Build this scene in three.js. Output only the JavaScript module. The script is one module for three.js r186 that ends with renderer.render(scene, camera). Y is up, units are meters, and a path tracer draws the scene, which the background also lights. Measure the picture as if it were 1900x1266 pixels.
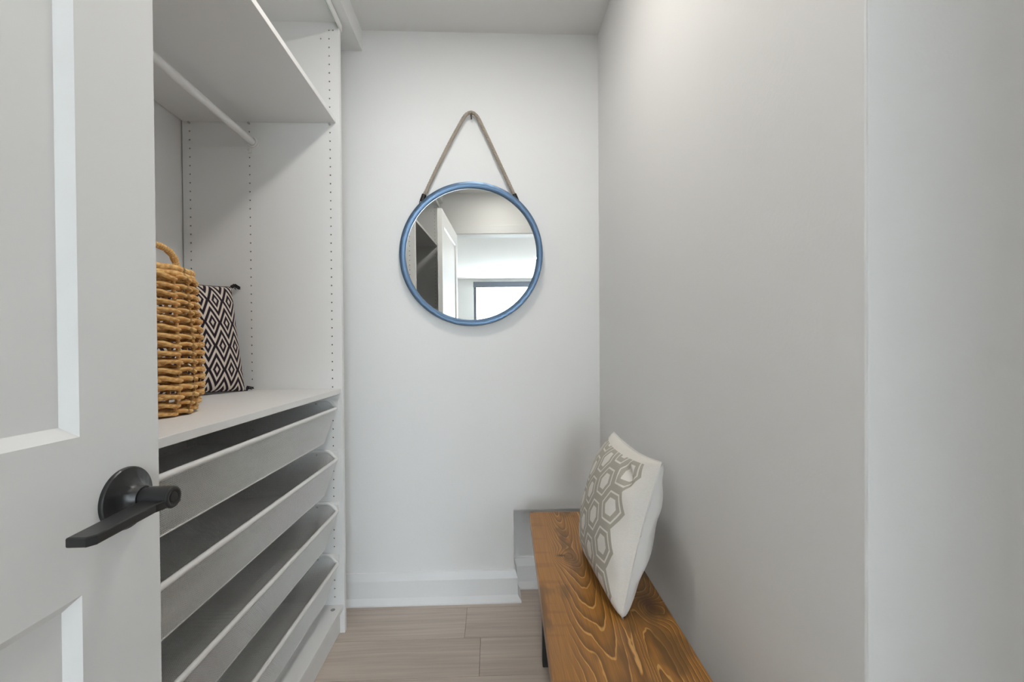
import * as THREE from 'three';
import { RoundedBoxGeometry } from 'three/addons/geometries/RoundedBoxGeometry.js';
import { mergeGeometries, mergeVertices, toCreasedNormals } from 'three/addons/utils/BufferGeometryUtils.js';
import { RectAreaLightUniformsLib } from 'three/addons/lights/RectAreaLightUniformsLib.js';
RectAreaLightUniformsLib.init();

// ------------------------------------------------------------ camera, sky, exposure
const scene = new THREE.Scene();
const FOCAL = 805, EYE = 1.0803;                                   // focal length in pixels of a 1900 x 1266 frame
const camera = new THREE.PerspectiveCamera(2 * Math.atan(633 / FOCAL) * 180 / Math.PI, 1900 / 1266, 0.05, 60);
camera.rotation.order = 'YXZ';
camera.position.set(0, EYE, 0);
camera.rotation.set(-0.008, -0.037, -0.0072);
camera.setViewOffset(1900, 1266, 10.1, -19.2, 1900, 1266);          // the lens axis sits a little off the middle of the frame
scene.add(camera);
const renderer = new THREE.WebGLRenderer({ antialias: true });
renderer.toneMapping = THREE.LinearToneMapping;
renderer.toneMappingExposure = 1.13;
renderer.shadowMap.enabled = true;
scene.background = new THREE.Color().setRGB(0.82, 0.93, 1.0);       // overcast sky, seen through the window of the next room
scene.backgroundIntensity = 12.5;
const POT_CLOSET = 122, POT_ENTRY = 46, POT_ROOM = 320;                            // radiance of the ceiling lights

// ------------------------------------------------------------ measures of the place (metres)
const XW = -0.562, XBACK = XW - 0.579, ZP = -1.6655, ZN = ZP + 0.964, ZB = -1.8534, XR = 0.4696, ZRET = -0.525, HC = 2.4185;
const DX0 = -.445, DX1 = .50;                                                   // right side of the doorway
const NX = 0.094, NZ = -1.955, NH = 0.386;                          // niche low in the back wall
const XD = -0.401, ZD = -0.5386, ZDOORWALL = 0.345, ZDW2 = 0.465, ROOM_Z = 6.85, ROOM_H = 2.45;

// ------------------------------------------------------------ helpers
function rng(seed) { let a = seed >>> 0; return () => { a = (a + 0x6D2B79F5) | 0; let t = Math.imul(a ^ (a >>> 15), 1 | a); t = (t + Math.imul(t ^ (t >>> 7), 61 | t)) ^ t; return ((t ^ (t >>> 14)) >>> 0) / 4294967296; }; }
function hash(x, y, s) { let h = Math.imul(x | 0, 374761393) + Math.imul(y | 0, 668265263) + Math.imul(s | 0, 974711); h = Math.imul(h ^ (h >>> 13), 1274126177); return ((h ^ (h >>> 16)) >>> 0) / 4294967296; }
function noise(x, y, s = 0) {
  const xi = Math.floor(x), yi = Math.floor(y), fx = x - xi, fy = y - yi, u = fx * fx * (3 - 2 * fx), v = fy * fy * (3 - 2 * fy);
  const a = hash(xi, yi, s), b = hash(xi + 1, yi, s), c = hash(xi, yi + 1, s), d = hash(xi + 1, yi + 1, s);
  return a + (b - a) * u + (c - a) * v + (a - b - c + d) * u * v;
}
const fbm = (x, y, s = 0) => (noise(x, y, s) * 4 + noise(x * 2.1, y * 2.1, s + 1) * 2 + noise(x * 4.3, y * 4.3, s + 2)) / 7;
const clamp = THREE.MathUtils.clamp, lerp = THREE.MathUtils.lerp, sstep = (a, b, x) => { const t = clamp((x - a) / (b - a), 0, 1); return t * t * (3 - 2 * t); };
const mix3 = (a, b, t) => [lerp(a[0], b[0], t), lerp(a[1], b[1], t), lerp(a[2], b[2], t)];
function tex(w, h, fn, color = true) {
  const d = new Uint8Array(w * h * 4);
  for (let y = 0; y < h; y++) for (let x = 0; x < w; x++) {
    const c = fn((x + .5) / w, (y + .5) / h), i = (y * w + x) * 4;
    d[i] = clamp(c[0], 0, 255); d[i + 1] = clamp(c[1], 0, 255); d[i + 2] = clamp(c[2], 0, 255); d[i + 3] = 255;
  }
  const t = new THREE.DataTexture(d, w, h); t.magFilter = THREE.LinearFilter; t.minFilter = THREE.LinearMipmapLinearFilter; t.generateMipmaps = true;
  t.wrapS = t.wrapT = THREE.RepeatWrapping; if (color) t.colorSpace = THREE.SRGBColorSpace; t.needsUpdate = true; return t;
}
const std = (o) => new THREE.MeshStandardMaterial(o);
const phy = (o) => new THREE.MeshPhysicalMaterial(o);
const taken = {};
function numbered(n) { const k = taken[n] = (taken[n] ?? -1) + 1; return k ? n + '_' + String(k).padStart(3, '0') : n; }
function mesh(name, geo, mat, parent) {
  const m = new THREE.Mesh(Array.isArray(geo) ? join(geo) : geo, mat); m.name = parent && parent !== scene ? name : numbered(name);
  m.castShadow = m.receiveShadow = true; (parent ?? scene).add(m); return m;
}
function join(list) {
  return mergeGeometries(list.map((g) => { let q = g.index ? g.toNonIndexed() : g; q = q.clone(); for (const k of Object.keys(q.attributes)) if (!['position', 'normal', 'uv'].includes(k)) q.deleteAttribute(k); if (!q.attributes.uv) q.setAttribute('uv', new THREE.BufferAttribute(new Float32Array(q.attributes.position.count * 2), 2)); return q; }));
}
function thing(name, label, category, at = [0, 0, 0], group) {
  const g = new THREE.Group(); g.name = numbered(name); g.position.set(...at); g.userData = { label, category }; if (group) g.userData.group = group; scene.add(g); return g;
}
function structure(o, label) { o.userData.kind = 'structure'; if (label) o.userData.label = label; return o; }
// box from corner to corner, uv in metres
function box(x0, x1, y0, y1, z0, z1, r = 0) {
  const w = Math.abs(x1 - x0), h = Math.abs(y1 - y0), d = Math.abs(z1 - z0);
  const g = r ? new RoundedBoxGeometry(w, h, d, 2, r) : new THREE.BoxGeometry(w, h, d);
  g.translate((x0 + x1) / 2, (y0 + y1) / 2, (z0 + z1) / 2); return metreUV(g);
}
function metreUV(g) {
  const p = g.attributes.position, n = g.attributes.normal, uv = new Float32Array(p.count * 2);
  for (let i = 0; i < p.count; i++) {
    const ax = Math.abs(n.getX(i)), ay = Math.abs(n.getY(i)), az = Math.abs(n.getZ(i));
    const [a, b] = ay >= ax && ay >= az ? [p.getX(i), p.getZ(i)] : ax >= az ? [p.getZ(i), p.getY(i)] : [p.getX(i), p.getY(i)];
    uv[i * 2] = a; uv[i * 2 + 1] = b;
  }
  g.setAttribute('uv', new THREE.BufferAttribute(uv, 2)); return g;
}
const V = (x, y, z) => new THREE.Vector3(x, y, z);
function bar(a, b, w, sides = 4) {                                  // a straight wire from a to b
  const d = b.clone().sub(a), g = new THREE.CylinderGeometry(w, w, d.length(), sides, 1, true);
  g.applyQuaternion(new THREE.Quaternion().setFromUnitVectors(V(0, 1, 0), d.normalize())); return g.translate((a.x + b.x) / 2, (a.y + b.y) / 2, (a.z + b.z) / 2);
}
function roundedPath(pts, r, closed = false) {
  const path = new THREE.CurvePath(), n = pts.length, cut = [];
  for (let i = 0; i < n; i++) {
    if (!closed && (i === 0 || i === n - 1)) { cut.push([pts[i], pts[i]]); continue; }
    const p = pts[i], a = pts[(i + n - 1) % n], b = pts[(i + 1) % n], ra = Math.min(r, p.distanceTo(a) * .45), rb = Math.min(r, p.distanceTo(b) * .45);
    cut.push([p.clone().lerp(a, ra / p.distanceTo(a)), p.clone().lerp(b, rb / p.distanceTo(b))]);
  }
  for (let i = 0; i < n; i++) {
    if (cut[i][0] !== cut[i][1]) path.add(new THREE.QuadraticBezierCurve3(cut[i][0], pts[i], cut[i][1]));
    if (i < n - 1 || closed) path.add(new THREE.LineCurve3(cut[i][1], cut[(i + 1) % n][0]));
  }
  return path;
}
// a tube through a list of points, with a radius per point
function tubeThrough(pts, radius, sides = 6, closed = false, flat = 1) {
  const n = pts.length, pos = [], uv = [], idx = []; let up = V(0, 1, 0);
  for (let i = 0; i < n; i++) {
    const t = (closed ? pts[(i + 1) % n].clone().sub(pts[(i + n - 1) % n]) : pts[Math.min(i + 1, n - 1)].clone().sub(pts[Math.max(i - 1, 0)])).normalize();
    let s = t.clone().cross(up); if (s.length() < 1e-3) s = t.clone().cross(V(1, 0, 0)); s.normalize(); const u = s.clone().cross(t).normalize();
    const r = typeof radius === 'function' ? radius(i / n, i) : radius;
    for (let k = 0; k < sides; k++) { const a = k / sides * 2 * Math.PI, c = Math.cos(a) * r, d = Math.sin(a) * r * flat; pos.push(pts[i].x + s.x * c + u.x * d, pts[i].y + s.y * c + u.y * d, pts[i].z + s.z * c + u.z * d); uv.push(i / n * 8, k / sides); }
  }
  const m = closed ? n : n - 1;
  for (let i = 0; i < m; i++) for (let k = 0; k < sides; k++) { const a = i * sides + k, b = i * sides + (k + 1) % sides, c = ((i + 1) % n) * sides + k, d = ((i + 1) % n) * sides + (k + 1) % sides; idx.push(a, b, c, b, d, c); }
  if (!closed) for (const e of [0, n - 1]) { const c = pos.length / 3; pos.push(pts[e].x, pts[e].y, pts[e].z); uv.push(0, 0); for (let k = 0; k < sides; k++) { const a = e * sides + k, b = e * sides + (k + 1) % sides; e ? idx.push(a, b, c) : idx.push(b, a, c); } }
  const g = new THREE.BufferGeometry(); g.setAttribute('position', new THREE.Float32BufferAttribute(pos, 3)); g.setAttribute('uv', new THREE.Float32BufferAttribute(uv, 2)); g.setIndex(idx); g.computeVertexNormals(); return g;
}
// sweep a profile [[d, y], ...] along a floor polyline [[x, z], ...]; d is measured to the left of the walking direction, corners are mitred
function sweep(profile, line) {
  const pos = [], n = line.length, dir = [], off = [];
  for (let i = 0; i < n - 1; i++) { const dx = line[i + 1][0] - line[i][0], dz = line[i + 1][1] - line[i][1], l = Math.hypot(dx, dz); dir.push([dz / l, -dx / l]); }
  for (let i = 0; i < n; i++) { const a = dir[Math.max(0, i - 1)], b = dir[Math.min(n - 2, i)], k = 1 + a[0] * b[0] + a[1] * b[1]; off.push([(a[0] + b[0]) / k, (a[1] + b[1]) / k]); }
  const at = (i, j) => [line[i][0] + off[i][0] * profile[j][0], profile[j][1], line[i][1] + off[i][1] * profile[j][0]];
  for (let i = 0; i < n - 1; i++) for (let j = 0; j < profile.length - 1; j++) { const a = at(i, j), b = at(i + 1, j), c = at(i, j + 1), d = at(i + 1, j + 1); pos.push(...a, ...b, ...c, ...b, ...d, ...c); }
  const g = new THREE.BufferGeometry(); g.setAttribute('position', new THREE.Float32BufferAttribute(pos, 3)); g.computeVertexNormals(); return g;
}

// ------------------------------------------------------------ materials
const roller = tex(512, 512, (u, v) => { const k = 128 + 90 * (fbm(u * 160, v * 160, 3) - .5) + 40 * (noise(u * 60, v * 60, 9) - .5); return [k, k, k]; }, false); roller.repeat.set(1.6, 1.6);
const WALL = std({ color: new THREE.Color().setRGB(.87, .87, .865), roughness: .82, bumpMap: roller, bumpScale: .0004 });
const CEIL = std({ color: new THREE.Color().setRGB(.85, .848, .835), roughness: .92, bumpMap: roller, bumpScale: .0005 });
const TRIM = std({ color: new THREE.Color().setRGB(.86, .865, .87), roughness: .42 });
const DOORPAINT = std({ color: new THREE.Color().setRGB(.84, .84, .835), roughness: .40 });
const MELAMINE = std({ color: new THREE.Color().setRGB(.87, .87, .865), roughness: .5 });
const WIRE = std({ color: new THREE.Color().setRGB(.85, .85, .84), roughness: .42 });
const BLACK = phy({ color: new THREE.Color().setRGB(.018, .019, .02), roughness: .36, metalness: .25, clearcoat: .25, clearcoatRoughness: .3 });
const CHROME = std({ color: new THREE.Color().setRGB(.62, .62, .63), roughness: .28, metalness: 1 });
const CORE = std({ color: new THREE.Color().setRGB(.10, .085, .07), roughness: .95 });
const TAPE = std({ color: new THREE.Color().setRGB(.16, .42, .27), roughness: .7 });

// ------------------------------------------------------------ the setting: walls, ceiling, floor of the closet
const floor = new THREE.Group(); floor.name = 'floor'; scene.add(floor); structure(floor, 'light greige oak plank floor of the closet');
mesh('subfloor', box(-1.3, 1.15, -.12, -.012, -2.1, .40), std({ color: 0x6d6259, roughness: .9 }), floor);
{
  const R = rng(11), variants = [];
  for (let k = 0; k < 6; k++) {
    const kx = .25 + .5 * R(), ky = .3 + .4 * R(), tone = (R() - .5) * 8, sd = 40 + k * 9;
    const m = tex(1024, 160, (u, v) => {
      const x = u * 1.28, y = v * .19, dx = (x - kx * 1.28), dy = (y - ky * .19), kd = Math.hypot(dx * .42, dy), kn = Math.exp(-kd * kd / .0006);
      const warp = y + .006 * Math.sin(x * 3 + sd) + .012 * kn * Math.sign(dy) + .012 * (fbm(x * 2, y * 6, sd) - .5);
      const g = fbm(x * 3, warp * 150, sd + 3), fine = noise(x * 14, y * 900, sd + 5), cloud = fbm(x * 2.6, y * 13, sd + 7);
      let c = [198, 184, 172]; const s = (g - .5) * 26 + (fine - .5) * 9 + (cloud - .5) * 22 + tone; c = [c[0] + s, c[1] + s * 1.02, c[2] + s * 1.0];
      const knot = Math.exp(-kd * kd / .00012) * (.5 + .5 * noise(x * 60, y * 200, sd)); return mix3(c, [158, 146, 137], knot * .7);
    });
    variants.push(std({ map: m, roughness: .46 }));
  }
  // rows of planks run along x; the short joints are where the photograph shows them
  const W = .19, L = 1.28, g0 = new THREE.Group();
  const joints = { 0: -.6, 1: -.105, 2: -.045 };
  let row = 0;
  for (let z = -1.992; z < .39; z += W, row++) {
    const off = joints[row] ?? (R() * L - L / 2);
    for (let x = off - 2 * L; x < 1.1; x += L) {
      const a = Math.max(x, -1.2), b = Math.min(x + L, 1.08); if (b - a < .05) continue;
      const g = new RoundedBoxGeometry(b - a - .0009, .012, W - .0009, 1, .0007); g.translate((a + b) / 2, -.006, z + W / 2);
      const p = g.attributes.position, uv = g.attributes.uv; for (let i = 0; i < p.count; i++) uv.setXY(i, (p.getX(i) - x) / L, (p.getZ(i) - z) / W);
      mesh('plank', g, variants[Math.floor(R() * 6)], floor);
    }
  }
}
structure(mesh('ceiling', box(-1.3, 1.15, HC, HC + .1, -2.1, ZDW2), CEIL), 'flat off-white closet ceiling');
structure(mesh('wall_back', [box(-1.3, .62, NH, HC, ZB - .14, ZB), box(-1.3, NX, -.01, NH, ZB - .14, ZB), box(NX - .02, .62, -.01, NH + .02, NZ - .1, NZ)], WALL), 'white back wall with a low niche at its right foot');
structure(mesh('wall_left', box(-1.3, -1.165, -.01, HC, ZB, ZDW2), WALL), 'closet wall behind the wardrobes');
structure(mesh('wall_right', box(XR, 1.15, -.012, HC + .03, -2.1, ZRET, .004), WALL), 'grey-white right wall that ends in a square corner');
structure(mesh('wall_right_near', box(1.0, 1.15, -.01, HC, ZRET - .01, ZDW2), WALL), 'closet wall set back beyond the square corner');
structure(mesh('wall_front', [box(-1.3, DX0, -.01, HC, ZDOORWALL, ZDW2), box(DX1, 1.15, -.01, HC, ZDOORWALL, ZDW2), box(DX0, DX1, 2.055, HC, ZDOORWALL, ZDW2)], WALL), 'wall with the doorway behind the viewer');
structure(mesh('soffit', box(-1.165, -.5292, 2.332, HC, ZB, ZDOORWALL), WALL), 'boxed drywall soffit above the wardrobes');
{
  const prof = [[.030, 0], [.030, .006], [.0145, .028], [.0145, .098], [.006, .128], [0, .131]];
  structure(mesh('baseboard_back', sweep(prof, [[-1.165, ZB], [NX, ZB], [NX, NZ], [XR, NZ], [XR, ZRET], [1.0, ZRET], [1.0, ZDOORWALL]].map((p) => p).reverse().map((p) => p)), TRIM), 'white bevelled baseboard that wraps round the niche');
}
// doorway: jambs and casing
structure(mesh('trim_1', [box(DX0 - .002, DX0 + .008, 0, 2.055, ZDOORWALL - .008, ZDW2 + .01), box(DX1 - .01, DX1 + .002, 0, 2.055, ZDOORWALL - .01, ZDW2 + .01), box(DX0, DX1, 2.043, 2.057, ZDOORWALL - .01, ZDW2 + .01)], TRIM), 'white door jamb');
structure(mesh('trim_2', [box(DX0 - .075, DX0, 0, 2.125, ZDOORWALL - .014, ZDOORWALL, .003), box(DX1, DX1 + .075, 0, 2.125, ZDOORWALL - .014, ZDOORWALL, .003), box(DX0 - .075, DX1 + .075, 2.05, 2.125, ZDOORWALL - .016, ZDOORWALL, .003)], TRIM), 'flat white door casing on the closet side');

// ------------------------------------------------------------ the bright room beyond the doorway (seen in the mirror)
const RX0 = -3.2, RX1 = 3.6;
const ROOMFLOOR = tex(512, 512, (u, v) => { const g = fbm(u * 6, v * 120, 77), c = 165 + (g - .5) * 26 + (noise(u * 3, Math.floor(v * 10.5) * 3, 5) - .5) * 18; return [c, c * .92, c * .85]; }); ROOMFLOOR.repeat.set(.5, .5);
structure(mesh('floor_room', box(RX0 - .1, RX1 + .1, -.12, 0, .41, ROOM_Z + .15), std({ map: ROOMFLOOR, roughness: .45 })), 'plank floor of the room beyond');
structure(mesh('ceiling_room', box(RX0 - .1, RX1 + .1, ROOM_H, ROOM_H + .1, ZDW2, ROOM_Z + .15), CEIL), 'ceiling of the room beyond');
structure(mesh('wall_room_left', box(RX0 - .1, RX0, -.01, ROOM_H, ZDW2, ROOM_Z), WALL));
structure(mesh('wall_room_right', box(RX1, RX1 + .1, -.01, ROOM_H, ZDW2, ROOM_Z), WALL));
structure(mesh('wall_room_near', [box(RX0, -1.3, -.01, ROOM_H, ZDW2 - .1, ZDW2), box(1.15, RX1, -.01, ROOM_H, ZDW2 - .1, ZDW2), box(RX0, RX1, HC, ROOM_H, ZDW2 - .1, ZDW2)], WALL));
const WX0 = -.82, WX1 = 3.2, WY0 = .35, WY1 = 2.38;
structure(mesh('wall_room_far', [box(RX0, WX0, -.01, ROOM_H, ROOM_Z, ROOM_Z + .15), box(WX1, RX1, -.01, ROOM_H, ROOM_Z, ROOM_Z + .15), box(WX0, WX1, -.01, WY0, ROOM_Z, ROOM_Z + .15), box(WX0, WX1, WY1, ROOM_H, ROOM_Z, ROOM_Z + .15)], WALL));
{
  const w = new THREE.Group(); w.name = 'window_1'; scene.add(w); structure(w, 'wide grey framed window of the room beyond');
  const FR = std({ color: new THREE.Color().setRGB(.12, .13, .15), roughness: .5 });
  mesh('frame', [box(WX0, WX1, WY0, WY0 + .06, ROOM_Z + .05, ROOM_Z + .11), box(WX0, WX1, WY1 - .06, WY1, ROOM_Z + .05, ROOM_Z + .11), box(WX0, WX0 + .06, WY0, WY1, ROOM_Z + .05, ROOM_Z + .11), box(WX1 - .06, WX1, WY0, WY1, ROOM_Z + .05, ROOM_Z + .11)], FR, w);
  for (const x of [.62, 1.9]) mesh('mullion', box(x - .025, x + .025, WY0, WY1, ROOM_Z + .05, ROOM_Z + .11), FR, w);
  mesh('blind_cassette', box(WX0, WX1, WY1 - .13, WY1, ROOM_Z - .03, ROOM_Z + .045), std({ color: new THREE.Color().setRGB(.16, .18, .22), roughness: .6 }), w);
  for (const [a, b] of [[WX0 + .06, .595], [.645, 1.875], [1.925, WX1 - .06]]) mesh('pane', box(a, b, WY0 + .06, WY1 - .06, ROOM_Z + .078, ROOM_Z + .082), phy({ color: 0xffffff, transmission: 1, roughness: 0, thickness: 0 }), w);
}

// ------------------------------------------------------------ ceiling lights
function potLight(x, z, y, power, color, label, group) {
  const t = thing('ceiling_light', label, 'ceiling light', [x, y, z], group);
  const ring = new THREE.LatheGeometry([[.068, -.003], [.07, -.0065], [.084, -.006], [.088, 0], [.068, 0], [.068, -.003]].map((p) => new THREE.Vector2(...p)), 32);
  mesh('trim_ring', ring, TRIM, t);
  const d = mesh('diffuser', new THREE.CylinderGeometry(.0675, .0675, .002, 32).translate(0, -.0025, 0), std({ color: 0xffffff, emissive: color, emissiveIntensity: 6, roughness: .6 }), t);
  const l = new THREE.RectAreaLight(color, power, .12, .12); l.position.set(0, -.008, 0); l.rotation.x = -Math.PI / 2; t.add(l);
  return t;
}
const WARM = new THREE.Color().setRGB(1, .955, .885), NEUTRAL = new THREE.Color().setRGB(.95, .97, 1);
potLight(-.06, -1.0, HC, POT_CLOSET, WARM, 'round flush ceiling light in the closet ceiling');
potLight(-.02, -.05, HC, POT_ENTRY, WARM, 'round flush ceiling light above the closet entry, out of view');
potLight(.55, 3.95, ROOM_H, POT_ROOM, NEUTRAL, 'round ceiling light in the bright room, seen in the mirror');

// ------------------------------------------------------------ wardrobes
const HOLE_Y = (k) => .009 + .032 * (71 - k);
const WTOP = 2.311;
function sidePanel(zFace, dir, extra = []) {                        // drilled board: inner face at zFace, looking towards dir
  const s = new THREE.Shape([[XBACK, 0], [XW, 0], [XW, WTOP + .018], [XBACK, WTOP + .018]].map((p) => new THREE.Vector2(...p)));
  const hole = (x, y, r = .003) => { const h = new THREE.Path(); for (let i = 0; i < 8; i++) { const a = -i / 8 * 2 * Math.PI; i ? h.lineTo(x + r * Math.cos(a), y + r * Math.sin(a)) : h.moveTo(x + r, y); } h.closePath(); s.holes.push(h); };
  for (let k = 0; k <= 71; k++) for (const d of [.037, .335, .553]) { if (k > 67 && k < 71) continue; if (k === 71 && d !== .037) continue; hole(XW - d, HOLE_Y(k)); }
  hole(XW - .022, HOLE_Y(71)); hole(XW - .022, HOLE_Y(0)); hole(XW - .068, HOLE_Y(1));
  const g = new THREE.ExtrudeGeometry(s, { depth: .009, bevelEnabled: false });
  g.translate(0, 0, dir > 0 ? zFace - .009 : zFace);
  const back = dir > 0 ? box(XBACK, XW, 0, WTOP + .018, zFace - .018, zFace - .009) : box(XBACK, XW, 0, WTOP + .018, zFace + .009, zFace + .018);
  return join([g, back]);
}
function wardrobe(label, z0, z1, shelves, rod) {                    // z0 far inner face, z1 near inner face
  const t = thing('wardrobe', label, 'wardrobe', [0, 0, 0], 'open white wardrobe frames');
  for (const [z, s] of [[z0, 1], [z1, -1]]) {
    const p = mesh('side_panel', sidePanel(z, s), MELAMINE, t);
    mesh('board_core', box(XBACK + .004, XW - .006, .004, WTOP + .012, z - s * .0035, z - s * .006), CORE, p).userData.label = 'raw chipboard at the bottom of the drilled holes';
  }
  mesh('back_panel', box(XBACK - .010, XBACK - .005, .05, WTOP, z0 - .012, z1 + .012), MELAMINE, t);
  mesh('top_panel', box(XBACK, XW, WTOP, WTOP + .018, z0 + .0005, z1 - .0005), MELAMINE, t);
  mesh('bottom_panel', box(XBACK, XW - .004, .090, .108, z0 + .0005, z1 - .0005, .001), MELAMINE, t);
  mesh('plinth', box(XW - .034, XW - .018, .002, .0895, z0 + .0005, z1 - .0005), MELAMINE, t);
  for (const y of shelves) mesh('shelf', box(XBACK + .004, y < 1 ? XW - .005 : XW - .014, y - .018, y, z0 + .001, z1 - .001, .0012), MELAMINE, t);
  for (const y of shelves) for (const d of [.037, .335, .553]) mesh('shelf_pin', new THREE.CylinderGeometry(.004, .004, .006, 10).rotateX(Math.PI / 2).translate(XW - d, y - .0225, z0 + .003), CHROME, t);
  if (rod) {
    mesh('clothes_rod', new THREE.CylinderGeometry(.0125, .0125, z1 - z0 - .004, 20).rotateX(Math.PI / 2).translate(-.882, 1.855, (z0 + z1) / 2), MELAMINE, t);
    for (const [z, s] of [[z0, 1], [z1, -1]]) {
      const hold = mesh('rod_holder', [new THREE.TorusGeometry(.0165, .0035, 8, 24).translate(-.882, 1.855, z + s * .009), new THREE.CylinderGeometry(.02, .02, .004, 24).rotateX(Math.PI / 2).translate(-.882, 1.855, z + s * .002), box(-.902, -.889, 1.817, 1.852, z, z + s * .006)], MELAMINE, t);
      mesh('screw', new THREE.SphereGeometry(.005, 10, 6).scale(1, 1, .6).translate(-.8955, 1.826, z + s * .0065), CHROME, hold);
    }
  }
  const tr = mesh('top_rail', box(XW + .0005, XW + .006, 2.287, 2.313, z0 - .018, z1 + .018), MELAMINE, t);
  mesh('tape_strip', box(XW - .0012, XW + .0004, 2.2875, 2.309, z0 + .002, z1 - .002), TAPE, tr).userData.label = 'green painter tape on the inner side of the rail';
  return t;
}
const w1 = wardrobe('open white wardrobe with shelf, hanging rod and four mesh baskets', ZP, ZN, [1.95, .93], true);
const w2 = wardrobe('open white wardrobe hidden behind the door, seen in the mirror', ZN + .036, ZN + .036 + .964, [1.95], true);
{ // a loose tail of painter tape at the end of the rail
  const a = [], b = []; for (let i = 0; i <= 8; i++) { const f = i / 8; a.push(V(XW + .008 + .016 * Math.sin(f * 2.6), 2.300 - .062 * f, .262 + .006 * f)); b.push(V(XW + .008 + .013 * Math.sin(f * 2.4 + .2), 2.300 - .058 * f, .290 - .004 * f)); }
  const pos = []; for (let i = 0; i < 8; i++) pos.push(...a[i].toArray(), ...b[i].toArray(), ...a[i + 1].toArray(), ...b[i].toArray(), ...b[i + 1].toArray(), ...a[i + 1].toArray());
  const g = new THREE.BufferGeometry(); g.setAttribute('position', new THREE.Float32BufferAttribute(pos, 3)); g.computeVertexNormals(); mesh('tape_tail', g, TAPE, w2).userData.label = 'loose end of green painter tape';
}
mesh('cam_cover', new THREE.CylinderGeometry(.008, .008, .0016, 18).translate(XW - .032, .1084, ZP + .034), std({ color: 0x8d8d8c, roughness: .6 }), w1).userData.label = 'grey round fitting cap';

// pull-out mesh baskets
const RIMS = [.888, .695, .498, .301];
RIMS.forEach((y, i) => {                                            // slide rails on the wardrobe sides
  for (const [z, s] of [[ZP, 1], [ZN, -1]]) {
    const r = mesh('slide_rail', [box(-1.09, -.583, y - .028, y - .004, z + s * .0002, z + s * .006, .001), box(-.612, -.580, y - .036, y + .004, z + s * .0002, z + s * .0045, .001)], WIRE, w1);
    mesh('screw', new THREE.SphereGeometry(.0058, 12, 8).scale(1, 1, .7).translate(XW - .037, y - .016 + .001, z + s * .006), CHROME, r);
  }
});
function basketParts(t) {                                           // origin: the height of the side rim, world x and z
  const za = ZP + .008, zb = ZN - .008, xf = -.5815, xs = -.612, xb = -1.095, yf = -.031, yb = -.152, in_ = .048, xfb = xf - .032, inb = .03;
  const rimPts = [V(xf, yf, za + .003), V(xf, yf, zb - .003), V(xs, 0, zb), V(xb, 0, zb), V(xb, 0, za), V(xs, 0, za)];
  mesh('rim', new THREE.TubeGeometry(roundedPath(rimPts, .010, true), 260, .0066, 8, true), WIRE, t);
  const wires = [];
  const patch = (a, b, c, d, pitch = .0046, w = .0008) => {        // a-b is one edge, c-d the opposite one
    const nu = Math.round(Math.max(a.distanceTo(b), c.distanceTo(d)) / pitch), nv = Math.round(Math.max(a.distanceTo(c), b.distanceTo(d)) / pitch);
    for (let i = 0; i <= nu; i++) wires.push(bar(a.clone().lerp(b, i / nu), c.clone().lerp(d, i / nu), w, 4));
    for (let j = 0; j <= nv; j++) wires.push(bar(a.clone().lerp(c, j / nv), b.clone().lerp(d, j / nv), w, 4));
  };
  const F0 = V(xf, yf, za + .003), F1 = V(xf, yf, zb - .003), f0 = V(xfb, yb, za + in_), f1 = V(xfb, yb, zb - in_), B0 = V(xb, 0, za), B1 = V(xb, 0, zb), b0 = V(xb + .03, yb, za + in_), b1 = V(xb + .03, yb, zb - in_), S0 = V(xs, 0, za), S1 = V(xs, 0, zb);
  patch(F0, F1, f0, f1); patch(f0, f1, b0, b1); patch(b0, b1, B0, B1); patch(S0, B0, f0, b0); patch(S1, B1, f1, b1);
  patch(F0, S0, f0, f0.clone().add(V(-.004, 0, 0))); patch(F1, S1, f1, f1.clone().add(V(-.004, 0, 0)));
  const m = mesh('wire_mesh', wires, WIRE, t); m.userData.kind = 'stuff';
  for (const [p, q] of [[f0, f1], [f0, b0], [f1, b1], [b0, b1], [F0, f0], [F1, f1]]) mesh('frame_wire', bar(p, q, .0022, 8), WIRE, t);
  for (const z of [za + .006, zb - .006]) mesh('rivet', new THREE.SphereGeometry(.004, 8, 6).translate(-.655, -.012, z), CHROME, t);
}
const basket0 = thing('mesh_basket', 'white wire mesh pull-out basket right under the white shelf, topmost of four', 'wire basket', [0, RIMS[0], 0], 'pull-out mesh baskets');
basketParts(basket0);
['white wire mesh pull-out basket, second from the top of four', 'white wire mesh pull-out basket, third from the top of four', 'white wire mesh pull-out basket just above the wardrobe floor, lowest of four'].forEach((label, i) => {
  const b = basket0.clone(); b.name = numbered('mesh_basket'); b.position.y = RIMS[i + 1]; b.userData = { ...basket0.userData, label }; scene.add(b);
});

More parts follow.
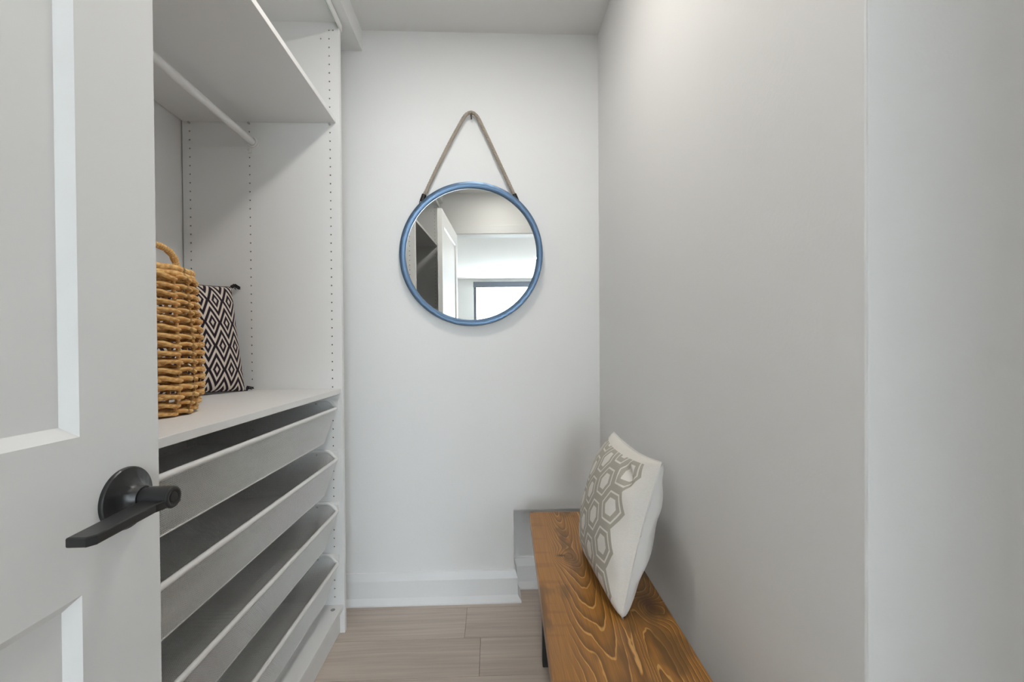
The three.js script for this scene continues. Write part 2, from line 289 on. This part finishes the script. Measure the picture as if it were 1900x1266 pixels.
// ------------------------------------------------------------ the open door with its lever
{
  const d = new THREE.Group(); d.name = 'door_1'; scene.add(d); structure(d, 'open white two-panel door with a black lever');
  const T = .035, z0 = ZD, z1 = .335, y0 = .01, y1 = 2.035, st = .101;
  const P = [[.9964, 1.930], [.215, .8416]];
  const s = new THREE.Shape([[z0 + .001, y0], [z1, y0], [z1, y1], [z0 + .001, y1]].map((p) => new THREE.Vector2(...p)));
  for (const [a, b] of P) { const h = new THREE.Path(); h.moveTo(z0 + st, a); h.lineTo(z0 + st, b); h.lineTo(z1 - st, b); h.lineTo(z1 - st, a); h.closePath(); s.holes.push(h); }
  const g = new THREE.ExtrudeGeometry(s, { depth: T - .002, bevelEnabled: true, bevelSize: .001, bevelThickness: .001, bevelSegments: 1 });
  g.rotateY(-Math.PI / 2); g.translate(XD - .001, 0, 0);           // shape x -> z, depth -> -x
  mesh('stiles_and_rails', g, DOORPAINT, d);
  for (const [a, b] of P) {
    const za = z0 + st, zb = z1 - st, q = .011, dep = .0092;
    mesh('panel', box(XD - T + dep, XD - dep, a + .003, b - .003, za + .003, zb - .003), DOORPAINT, d);
    const pos = []; const quad = (A, B, C, D) => pos.push(...A, ...B, ...C, ...A, ...C, ...D);
    for (const [X, Xi] of [[XD, XD - dep], [XD - T, XD - T + dep]]) {
      const o = [[X, a, za], [X, a, zb], [X, b, zb], [X, b, za]], i = [[Xi, a + q, za + q], [Xi, a + q, zb - q], [Xi, b - q, zb - q], [Xi, b - q, za + q]];
      for (let k = 0; k < 4; k++) { const n = (k + 1) % 4; X === XD ? quad(o[k], o[n], i[n], i[k]) : quad(o[n], o[k], i[k], i[n]); }
    }
    const mg = new THREE.BufferGeometry(); mg.setAttribute('position', new THREE.Float32BufferAttribute(pos, 3)); mg.computeVertexNormals();
    mesh('panel_bevel', mg, DOORPAINT, d);
  }
  // lever set: turned rose, hub and a flat lever that points to the hinge side
  const HZ = -.489, HY = .919, set = new THREE.Group(); set.name = 'lever_set'; set.position.set(XD, HY, HZ); set.scale.set(.74, .88, .88); d.add(set); set.userData.label = 'matte black lever handle with round rose';
  const rose = new THREE.LatheGeometry([[0, 0], [.0378, 0], [.0382, .0015], [.0382, .0045], [.0372, .0062], [.033, .0072], [.026, .0098], [.0195, .0145], [.0158, .0205], [.0148, .026], [.0142, .0275], [0, .0275]].map((p) => new THREE.Vector2(...p)), 56).rotateZ(-Math.PI / 2);
  mesh('rose', toCreasedNormals(rose, .5), BLACK, set);
  mesh('neck', new THREE.CylinderGeometry(.0118, .0118, .03, 32).rotateZ(Math.PI / 2).translate(.036, 0, 0), BLACK, set);
  const sh = new THREE.Shape();                                    // plan of the lever: first number along z (towards the hinge), second away from the door
  sh.moveTo(-.011, .033); sh.lineTo(-.011, .0675); sh.lineTo(.011, .0675); sh.quadraticCurveTo(.019, .067, .025, .0648); sh.lineTo(.109, .0725); sh.lineTo(.115, .0675); sh.lineTo(.115, .0475); sh.lineTo(.03, .0365); sh.quadraticCurveTo(.018, .0355, .011, .033); sh.closePath();
  const lv = new THREE.ExtrudeGeometry(sh, { depth: .0068, bevelEnabled: true, bevelSize: .0018, bevelThickness: .0018, bevelSegments: 3, curveSegments: 8 });
  lv.rotateX(-Math.PI / 2); lv.rotateY(-Math.PI / 2);               // plan (a, b) -> first a along x,b along -z then turned so that a runs along z and b along +x
  { lv.computeBoundingBox(); const c = lv.boundingBox; const flipX = c.max.x < .01; if (flipX) lv.scale(-1, 1, 1), lv.index || (() => { const p = lv.attributes.position.array; for (let i = 0; i < p.length; i += 9) for (let k = 0; k < 3; k++) { const a = p[i + 3 + k]; p[i + 3 + k] = p[i + 6 + k]; p[i + 6 + k] = a; } lv.computeVertexNormals(); })(); }
  lv.translate(0, -.0085, 0);
  const lever = mesh('lever', [lv, new THREE.CylinderGeometry(.0135, .0135, .034, 36).rotateZ(Math.PI / 2).translate(.052, 0, 0), new THREE.LatheGeometry([[.0135, 0], [.0128, .0014], [.0115, .002], [.009, .002], [.0085, .0005], [0, .0005]].map((p) => new THREE.Vector2(...p)), 36).rotateZ(-Math.PI / 2).translate(.069, 0, 0)], BLACK, set);
  mesh('lock_button', new THREE.LatheGeometry([[.0066, 0], [.0062, .0012], [.005, .0016], [0, .0016]].map((p) => new THREE.Vector2(...p)), 28).rotateZ(-Math.PI / 2).translate(.0694, 0, 0), BLACK, set);
  mesh('latch_plate', box(XD - .029, XD - .006, HY - .028, HY + .028, ZD - .0008, ZD + .001), BLACK, d);
}

// ------------------------------------------------------------ round mirror on a rope
{
  const mx = -.0775, my = 1.474, zc = ZB + .020;
  const t = thing('wall_mirror', 'round mirror in a blue metal frame hung by a rope on the back wall', 'mirror', [mx, my, zc]);
  t.rotation.set(.017, -.0243, 0);
  const frame = new THREE.LatheGeometry([[.268, -.016], [.2985, -.016], [.3, -.013], [.3, .014], [.2985, .017], [.2955, .0182], [.279, .0150], [.2755, .0135], [.2742, .011], [.2742, .002], [.268, .002], [.268, -.016]].map((p) => new THREE.Vector2(...p)), 160).rotateX(Math.PI / 2);
  mesh('frame', toCreasedNormals(frame, .6), phy({ color: new THREE.Color().setRGB(.085, .15, .245), metalness: .7, roughness: .36, clearcoat: .5, clearcoatRoughness: .4 }), t);
  mesh('glass', new THREE.CylinderGeometry(.2755, .2755, .004, 128).rotateX(Math.PI / 2).translate(0, 0, .0035), std({ color: new THREE.Color().setRGB(.90, .92, .905), metalness: 1, roughness: .004 }), t).userData.label = 'silvered mirror glass';
  // rope: three strands twisted round a path over the nail
  const A = V(-.1965, .243, .004), B = V(.1845, .243, .004), top = V(.0035, .594, -.006), path = new THREE.CatmullRomCurve3([A, V(-.135, .372, 0), V(-.055, .525, -.004), V(-.018, .584, -.006), top, V(.026, .580, -.006), V(.055, .525, -.004), V(.125, .372, 0), B], false, 'centripetal');
  const N = 420, len = path.getLength(), strands = [[], [], []], fr = path.computeFrenetFrames ? null : null;
  for (let i = 0; i <= N; i++) {
    const p = path.getPointAt(i / N), tan = path.getTangentAt(i / N), nz = V(0, 0, 1), s = tan.clone().cross(nz).normalize(), u = s.clone().cross(tan).normalize();
    for (let k = 0; k < 3; k++) { const a = i / N * len / .034 * 2 * Math.PI + k * 2.0944; strands[k].push(p.clone().addScaledVector(s, Math.cos(a) * .0034).addScaledVector(u, Math.sin(a) * .0034)); }
  }
  const ROPE = std({ color: new THREE.Color().setRGB(.46, .40, .33), roughness: .95, bumpMap: tex(256, 64, (u, v) => { const k = 255 * fbm(u * 60, v * 14 + u * 90, 8); return [k, k, k]; }, false), bumpScale: .0012 });
  ROPE.bumpMap.repeat.set(4, 1);
  mesh('rope', strands.map((s) => tubeThrough(s, (f, i) => .0043 + .0003 * Math.sin(i * 1.7), 8)), ROPE, t);
  const IRON = std({ color: new THREE.Color().setRGB(.035, .032, .03), roughness: .45, metalness: .7 });
  for (const [p, q] of [[A, V(-.2045, .222, .004)], [B, V(.1935, .222, .004)]]) {
    const c = mesh('rope_clasp', bar(p.clone().lerp(q, -.3), q, .0098, 20), IRON, t);
    mesh('clasp_ring', tubeThrough(Array.from({ length: 24 }, (_, i) => { const a = i / 24 * 2 * Math.PI; return V(q.x + .0025 * Math.sign(q.x) + .008 * Math.cos(a), q.y - .007 + .011 * Math.sin(a), .004); }), .0017, 8, true), IRON, c);
  }
  const nl = mesh('picture_nail', [new THREE.CylinderGeometry(.0022, .0022, .03, 12).rotateX(Math.PI / 2), new THREE.CylinderGeometry(.005, .005, .002, 16).rotateX(Math.PI / 2).translate(0, 0, .015)], IRON);
  nl.position.set(mx + .004, my + .5795, ZB + .014); nl.userData = { label: 'small dark nail holding the top of the mirror rope', category: 'nail' };
}

// ------------------------------------------------------------ bench
const benchYaw = Math.atan2(.0323, .8485), bx = .1442, bz = -1.6573, BH = .45, BW = .303, BL = 1.10;   // far left top corner, turned a little from the wall
const bench = thing('bench', 'rustic stained pine plank bench with black legs along the right wall', 'bench', [bx, 0, bz]);
bench.rotation.y = -benchYaw;                                       // local: x across (0..BW), z along towards the viewer (0..BL)
{
  const wood = tex(2048, 640, (u, v) => {
    const s = u * BL, t = v * BW;                                   // s from the far end, t from the aisle side
    const w1 = (fbm(s * 5, t * 14, 21) - .5), w2 = (fbm(s * 14, t * 40, 25) - .5);
    let kd = Math.hypot((s - .36) * .8, t - .088); const kn = Math.exp(-kd * kd / .0011);
    let kd2 = Math.hypot((s - .62) * .7, t - .265); const kn2 = Math.exp(-kd2 * kd2 / .0010);
    const tc = .118 + .03 * (s - .5) + .010 * w1, h = .010 + .085 * s + .010 * w1;
    const r1 = Math.hypot(t - tc, h) + .003 * w2 - .022 * kn;
    const tc2 = .235 + .02 * Math.sin(s * 5), h2 = .075 - .045 * Math.abs(s - .66) + .016 * w1, r2 = Math.hypot((t - tc2) * 1.1, h2) + .006 * w2 + .03 * kn2;
    const side = sstep(.165, .205, t + .03 * w1), r = lerp(r1, r2, side), sp = .0056 + .0018 * noise(s * 2, t * 9, 31), ph = r / sp, p = ph - Math.floor(ph);
    const band = 1 - sstep(.012, .06, t - .01) * 1; const strong = clamp(sstep(.035, .075, t + .02 * w1) , .12, 1);
    const fine = noise(s * 9, t * 620, 41), fine2 = noise(s * 30, t * 1400, 43), cloud = fbm(s * 4, t * 11, 47), dark = fbm(s * 9, t * 20, 53);
    let c = mix3([186, 130, 60], [152, 102, 42], cloud);
    c = mix3(c, [108, 72, 30], strong * .62 * sstep(.25, .82, p) * (1 - sstep(.84, .9, p)) );
    c = mix3(c, [226, 174, 102], strong * .8 * sstep(.83, .9, p) * (1 - sstep(.955, 1, p)));
    const f = (fine - .5) * 20 + (fine2 - .5) * 10; c = [c[0] + f, c[1] + f * .75, c[2] + f * .4];
    c = mix3(c, [100, 70, 34], sstep(.56, .74, dark) * .55);
    c = mix3(c, [60, 36, 16], Math.exp(-((s - .352) ** 2) / .00004 - ((t - .078) ** 2) / .00012) * .85);
    c = mix3(c, [86, 50, 22], Math.exp(-((s - .60) ** 2) / .0012 - ((t - .262) ** 2) / .0004) * .8);
    const saw = noise(s * 60, t * 6, 61); c = mix3(c, [128, 82, 34], sstep(.62, .9, saw) * .28 * (1 - sstep(.04, .09, t)));
    return c;
  });
  const WOOD = phy({ map: wood, roughness: .40, clearcoat: .25, clearcoatRoughness: .35 });
  const top = new RoundedBoxGeometry(BW, .038, BL, 3, .0035);
  top.translate(BW / 2, BH - .019, BL / 2);
  const p = top.attributes.position, uv = top.attributes.uv, nn = top.attributes.normal;
  for (let i = 0; i < p.count; i++) {                               // grain runs along the plank; the long edges show the same grain drawn past the top
    const ny = Math.abs(nn.getY(i)), nx = nn.getX(i); let t = p.getX(i); if (Math.abs(nx) > .8) t = nx < 0 ? -(p.getY(i) - BH) : BW + (p.getY(i) - BH);
    uv.setXY(i, p.getZ(i) / BL, t / BW);
    if (nx < -.8) { const wob = .0012 * (noise(p.getZ(i) * 30, p.getY(i) * 60, 3) - .5); p.setX(i, p.getX(i) + wob); }
  }
  mesh('plank_top', top, WOOD, bench);
  const LEG = std({ color: new THREE.Color().setRGB(.02, .02, .021), roughness: .5 });
  for (const z of [.17, BL - .22]) {
    for (const x of [.032, BW - .068]) mesh('leg', box(x, x + .036, 0, BH - .0385, z, z + .036, .002), LEG, bench);
    mesh('cross_bar', box(.068, BW - .068, BH - .075, BH - .0385, z + .004, z + .032, .002), LEG, bench);
    mesh('cross_bar', box(.068, BW - .068, .06, .085, z + .004, z + .032, .002), LEG, bench);
  }
}

// ------------------------------------------------------------ cushions
function cushion(side, thick, seed, pinch, frontOnly, wrinkle) {    // in the xy plane, front towards +z, centred
  const n = 72, pos = [], uv = [], idx = [], sgn = frontOnly ? 1 : -1;
  for (let j = 0; j <= n; j++) for (let i = 0; i <= n; i++) {
    const u = i / n * 2 - 1, v = j / n * 2 - 1, eu = 1 - u * u, ev = 1 - v * v;
    const x = side / 2 * u * (1 - pinch * ev), y = side / 2 * v * (1 - pinch * eu);
    let z = thick / 2 * Math.pow(eu * ev, .42);
    const edge = Math.pow(eu * ev, .25);
    z += wrinkle(u, v, edge, sgn);
    pos.push(x, y, sgn * Math.max(z, .0012)); uv.push(i / n, j / n);
  }
  for (let j = 0; j < n; j++) for (let i = 0; i < n; i++) { const a = j * (n + 1) + i, b = a + 1, c = a + n + 1, d = c + 1; sgn > 0 ? idx.push(a, b, d, a, d, c) : idx.push(a, d, b, a, c, d); }
  const g = new THREE.BufferGeometry(); g.setAttribute('position', new THREE.Float32BufferAttribute(pos, 3)); g.setAttribute('uv', new THREE.Float32BufferAttribute(uv, 2)); g.setIndex(idx); g.computeVertexNormals(); return g;
}
function seam(side, pinch, r, color, parent) {
  const pts = [], n = 40, f = (u, v) => V(side / 2 * u * (1 - pinch * (1 - v * v)), side / 2 * v * (1 - pinch * (1 - u * u)), 0);
  for (let i = 0; i < n; i++) pts.push(f(-1 + 2 * i / n, -1)); for (let i = 0; i < n; i++) pts.push(f(1, -1 + 2 * i / n)); for (let i = 0; i < n; i++) pts.push(f(1 - 2 * i / n, 1)); for (let i = 0; i < n; i++) pts.push(f(-1, 1 - 2 * i / n));
  return mesh('seam', tubeThrough(pts, r, 6, true), color, parent);
}
const weave = tex(256, 256, (u, v) => { const k = 128 + 60 * Math.sin(u * 256 * Math.PI / 2) * Math.sin(v * 256 * Math.PI / 2) + 50 * (noise(u * 90, v * 90, 2) - .5); return [k, k, k]; }, false); weave.repeat.set(3, 3);
// basis from bottom centre, along (bottom edge direction), up (towards the top edge)
function placeCushion(g, bottom, along, up, side) {
  const X = along.clone().normalize(), Y = up.clone().addScaledVector(X, -up.dot(X)).normalize(), Z = X.clone().cross(Y);
  g.quaternion.setFromRotationMatrix(new THREE.Matrix4().makeBasis(X, Y, Z)); g.position.copy(bottom).addScaledVector(Y, side / 2);
}
{ // hexagon cushion on the bench
  const S = .372, cell = .098;
  const hex = tex(1024, 1024, (u, v) => {
    const x = u * S * 1.27, y = v * S, a = cell / 2, q = cell * Math.sqrt(3) / 2;       // flat-topped cells in columns along the near edge
    let best = 9, col = 0;
    const ci = Math.round((x - .050) / q);
    for (let i = ci - 1; i <= ci + 1; i++) { const oy = (i & 1) ? a : 0, cj = Math.round((y - .03 - oy) / cell); for (let j = cj - 1; j <= cj + 1; j++) { const dx = Math.abs(x - .050 - i * q), dy = Math.abs(y - .03 - oy - j * cell), d = Math.max(dy, dx * .8660254 + dy * .5) / a; if (d < best) best = d, col = i; } }
    const wv = (noise(u * 420, v * 420, 6) - .5) * 8, W = [232 + wv, 228 + wv, 221 + wv], G = [182 + wv, 176 + wv, 164 + wv];
    const e = .012, m1 = sstep(.45 - e, .45 + e, best), m2 = sstep(.70 - e, .70 + e, best), m3 = sstep(.80 - e, .80 + e, best);
    let k = m1 - m2 + m3;
    k *= col <= 4 ? 1 : 0; k *= 1 - sstep(.957, .96, v);          // the print stops with whole cells, short of the near seam
    return mix3(W, G, k);
  });
  const c = thing('cushion', 'white cushion with grey hexagon print leaning on the wall on the wooden bench', 'cushion', [0, 0, 0]);
  const wr = (u, v, e, s) => e * (.0035 * (fbm(u * 3 + 5, v * 3, 71) - .5) + (s > 0 ? -.030 * Math.exp(-(((u - .66) * .8 + (v - .70) * 1.0) ** 2) / .006 - (((u - .66) - (v - .70) * .8) ** 2) / .05) : 0) + .006 * Math.sin((u * .5 + v) * 9) * sstep(.55, .95, Math.abs(u)));
  const CL = phy({ map: hex, roughness: .92, sheen: .3, sheenRoughness: .6, sheenColor: new THREE.Color(.5, .5, .5), bumpMap: weave, bumpScale: .0004 });
  const WH = phy({ color: new THREE.Color().setRGB(.80, .79, .77), roughness: .92, sheen: .3, sheenRoughness: .6, sheenColor: new THREE.Color(.5, .5, .5), bumpMap: weave, bumpScale: .0004 });
  mesh('printed_front', cushion(S, .17, 1, .075, true, wr), CL, c); mesh('plain_back', cushion(S, .15, 1, .075, false, wr), WH, c).userData.label = 'plain white back of the cushion';
  seam(S, .075, .0022, WH, c);
  placeCushion(c, V(.297, BH + .002, -1.172), V(.02, 0, 1), V(.105, .40, .0), S);
}
{ // diamond cushion in the wardrobe
  const S = .385, px = .060, py = .083;
  const dia = tex(1024, 1024, (u, v) => {
    const x = u * S + .012, y = v * S + .01, j0 = Math.floor(y / py); let d = 9;
    for (let j = j0 - 1; j <= j0 + 2; j++) { const X = Math.abs((((x + (j & 1 ? px / 2 : 0)) / px + .5) % 1 + 1) % 1 - .5) * 2, Y = Math.abs(y - j * py) / .053; d = Math.min(d, X + Y); }
    const e = .03, on = (a, b) => sstep(a - e, a + e, d) - sstep(b - e, b + e, d);
    const k = on(.23, .52) + on(.78, 1.12);
    const wv = (noise(u * 380, v * 380, 16) - .5) * 12; return mix3([226 + wv, 214 + wv, 203 + wv], [36 + wv, 25 + wv, 36 + wv], clamp(k, 0, 1));
  });
  const c = thing('cushion', 'cream cushion with black diamond pattern and tassels standing behind the woven basket', 'cushion', [0, 0, 0]);
  const wr = (u, v, e) => e * .004 * (fbm(u * 3, v * 3, 91) - .5);
  const CL = std({ map: dia, roughness: .95, bumpMap: weave, bumpScale: .0005 }), DK = std({ color: new THREE.Color().setRGB(.03, .024, .032), roughness: .95 });
  mesh('front', cushion(S, .12, 2, .05, true, wr), CL, c); mesh('back', cushion(S, .12, 2, .05, false, wr), CL, c);
  seam(S, .05, .0022, DK, c);
  const R = rng(5);
  for (const [sx, sy] of [[1, 1], [1, -1], [-1, 1], [-1, -1]]) {
    const k = V(sx * S / 2, sy * S / 2, 0), strands = [new THREE.SphereGeometry(.0065, 12, 8).translate(k.x + sx * .004, k.y + sy * .003, .002)];
    for (let i = 0; i < 12; i++) { const a = R() * 6.28, l = .028 + .014 * R(), ex = sx * (.022 + .012 * R()), ey = sy > 0 ? .006 - .012 * R() : .010 * R() + .003; strands.push(tubeThrough([k.clone().add(V(sx * .004, sy * .002, .002)), k.clone().add(V(ex * .5 + .003 * Math.cos(a), ey + (sy > 0 ? .010 : .004), .004 * Math.sin(a))), k.clone().add(V(ex + .004 * Math.cos(a), ey, .007 * Math.sin(a)))], .0016, 5)); }
    mesh('tassel', strands, DK, c).userData.label = 'short black tassel';
  }
  placeCushion(c, V(-.966, .9305, -1.434), V(.365, 0, -.93), V(-.058, .38, -.022), S);
}

// ------------------------------------------------------------ woven basket
{
  const t = thing('woven_basket', 'tall tan woven basket with loop handles on the wardrobe shelf beside the door', 'basket', [-.842, .9305, -1.03]);
  const fibre = tex(512, 128, (u, v) => { const f = noise(u * 14, v * 46, 12), g = noise(u * 60, v * 90, 13), cl = fbm(u * 9, v * 3, 14); const s = (f - .5) * 46 + (g - .5) * 20; return mix3([243 + s, 200 + s * .9, 134 + s * .7], [216 + s, 158 + s, 92 + s * .7], sstep(.42, .7, cl)); });
  const fb = tex(512, 128, (u, v) => { const k = 255 * (noise(u * 12, v * 40, 12) * .7 + noise(u * 50, v * 90, 13) * .3); return [k, k, k]; }, false);
  const RE = std({ map: fibre, roughness: .8, bumpMap: fb, bumpScale: .0016 });
  const H = .325, Rr = (y) => .1405 * (.90 + .10 * sstep(0, .06, y)) * (1 - .085 * sstep(.14, H, y)), N = 18, R = rng(77);
  const rows = 17;
  for (let k = 0; k < rows; k++) {
    const y0 = .009 + (H - .02) * k / (rows - 1), geos = [], ph = R() * .25;
    for (const s of [1, -1]) {
      const pts = [], M = N / 2 * 14, q = R() * 10;
      for (let i = 0; i < M; i++) {
        const a = i / M * 2 * Math.PI, w = N / 2 * (a + ph * .3) + (k % 2 ? Math.PI / 2 : 0) * 0, rr = Rr(y0) + s * .0078 * Math.tanh(2.2 * Math.cos(w)) + .0015 * (noise(i * .2, k, 3 + s) - .5), yy = y0 + s * .0030 * Math.sin(w) + .004 * (noise(a * 4, k * 3, 9) - .5);
        pts.push(V(rr * Math.cos(a), yy, rr * Math.sin(a)));
      }
      geos.push(tubeThrough(pts, (f, i) => .0058 + .0018 * (noise(i * .33 + q, k * 7 + s, 19) - .4), 7, true, .82));
    }
    mesh('weave_row', geos, RE, t);
  }
  for (let i = 0; i < N; i++) { const a = (i + .5) / N * 2 * Math.PI; mesh('stake', tubeThrough(Array.from({ length: 7 }, (_, j) => { const y = .004 + H * j / 6; return V((Rr(y)) * Math.cos(a), y, Rr(y) * Math.sin(a)); }), .0042, 6), RE, t); }
  mesh('base', new THREE.CylinderGeometry(.124, .122, .008, 40).translate(0, .0045, 0), RE, t);
  for (const dy of [0, .012]) mesh('rim', tubeThrough(Array.from({ length: 120 }, (_, i) => { const a = i / 120 * 2 * Math.PI; return V((Rr(H) - .001) * Math.cos(a), H - .002 + dy + .001 * Math.sin(a * 9), (Rr(H) - .001) * Math.sin(a)); }), (f, i) => .0082 + .0008 * Math.sin(i * .8), 8, true), RE, t);
  for (const a0 of [.5, .5 + Math.PI]) mesh('handle', tubeThrough(Array.from({ length: 40 }, (_, i) => { const f = i / 39 * Math.PI, a = a0 - Math.cos(f) * .42, r = Rr(H) - .001; return V(r * Math.cos(a), H + .004 + .052 * Math.pow(Math.sin(f), .8), r * Math.sin(a)); }), (f, i) => .0072 + .0006 * Math.sin(i * 1.3), 8), RE, t);
}

scene.traverse((o) => { if (o.isMesh) o.castShadow = o.receiveShadow = true; });
renderer.render(scene, camera);
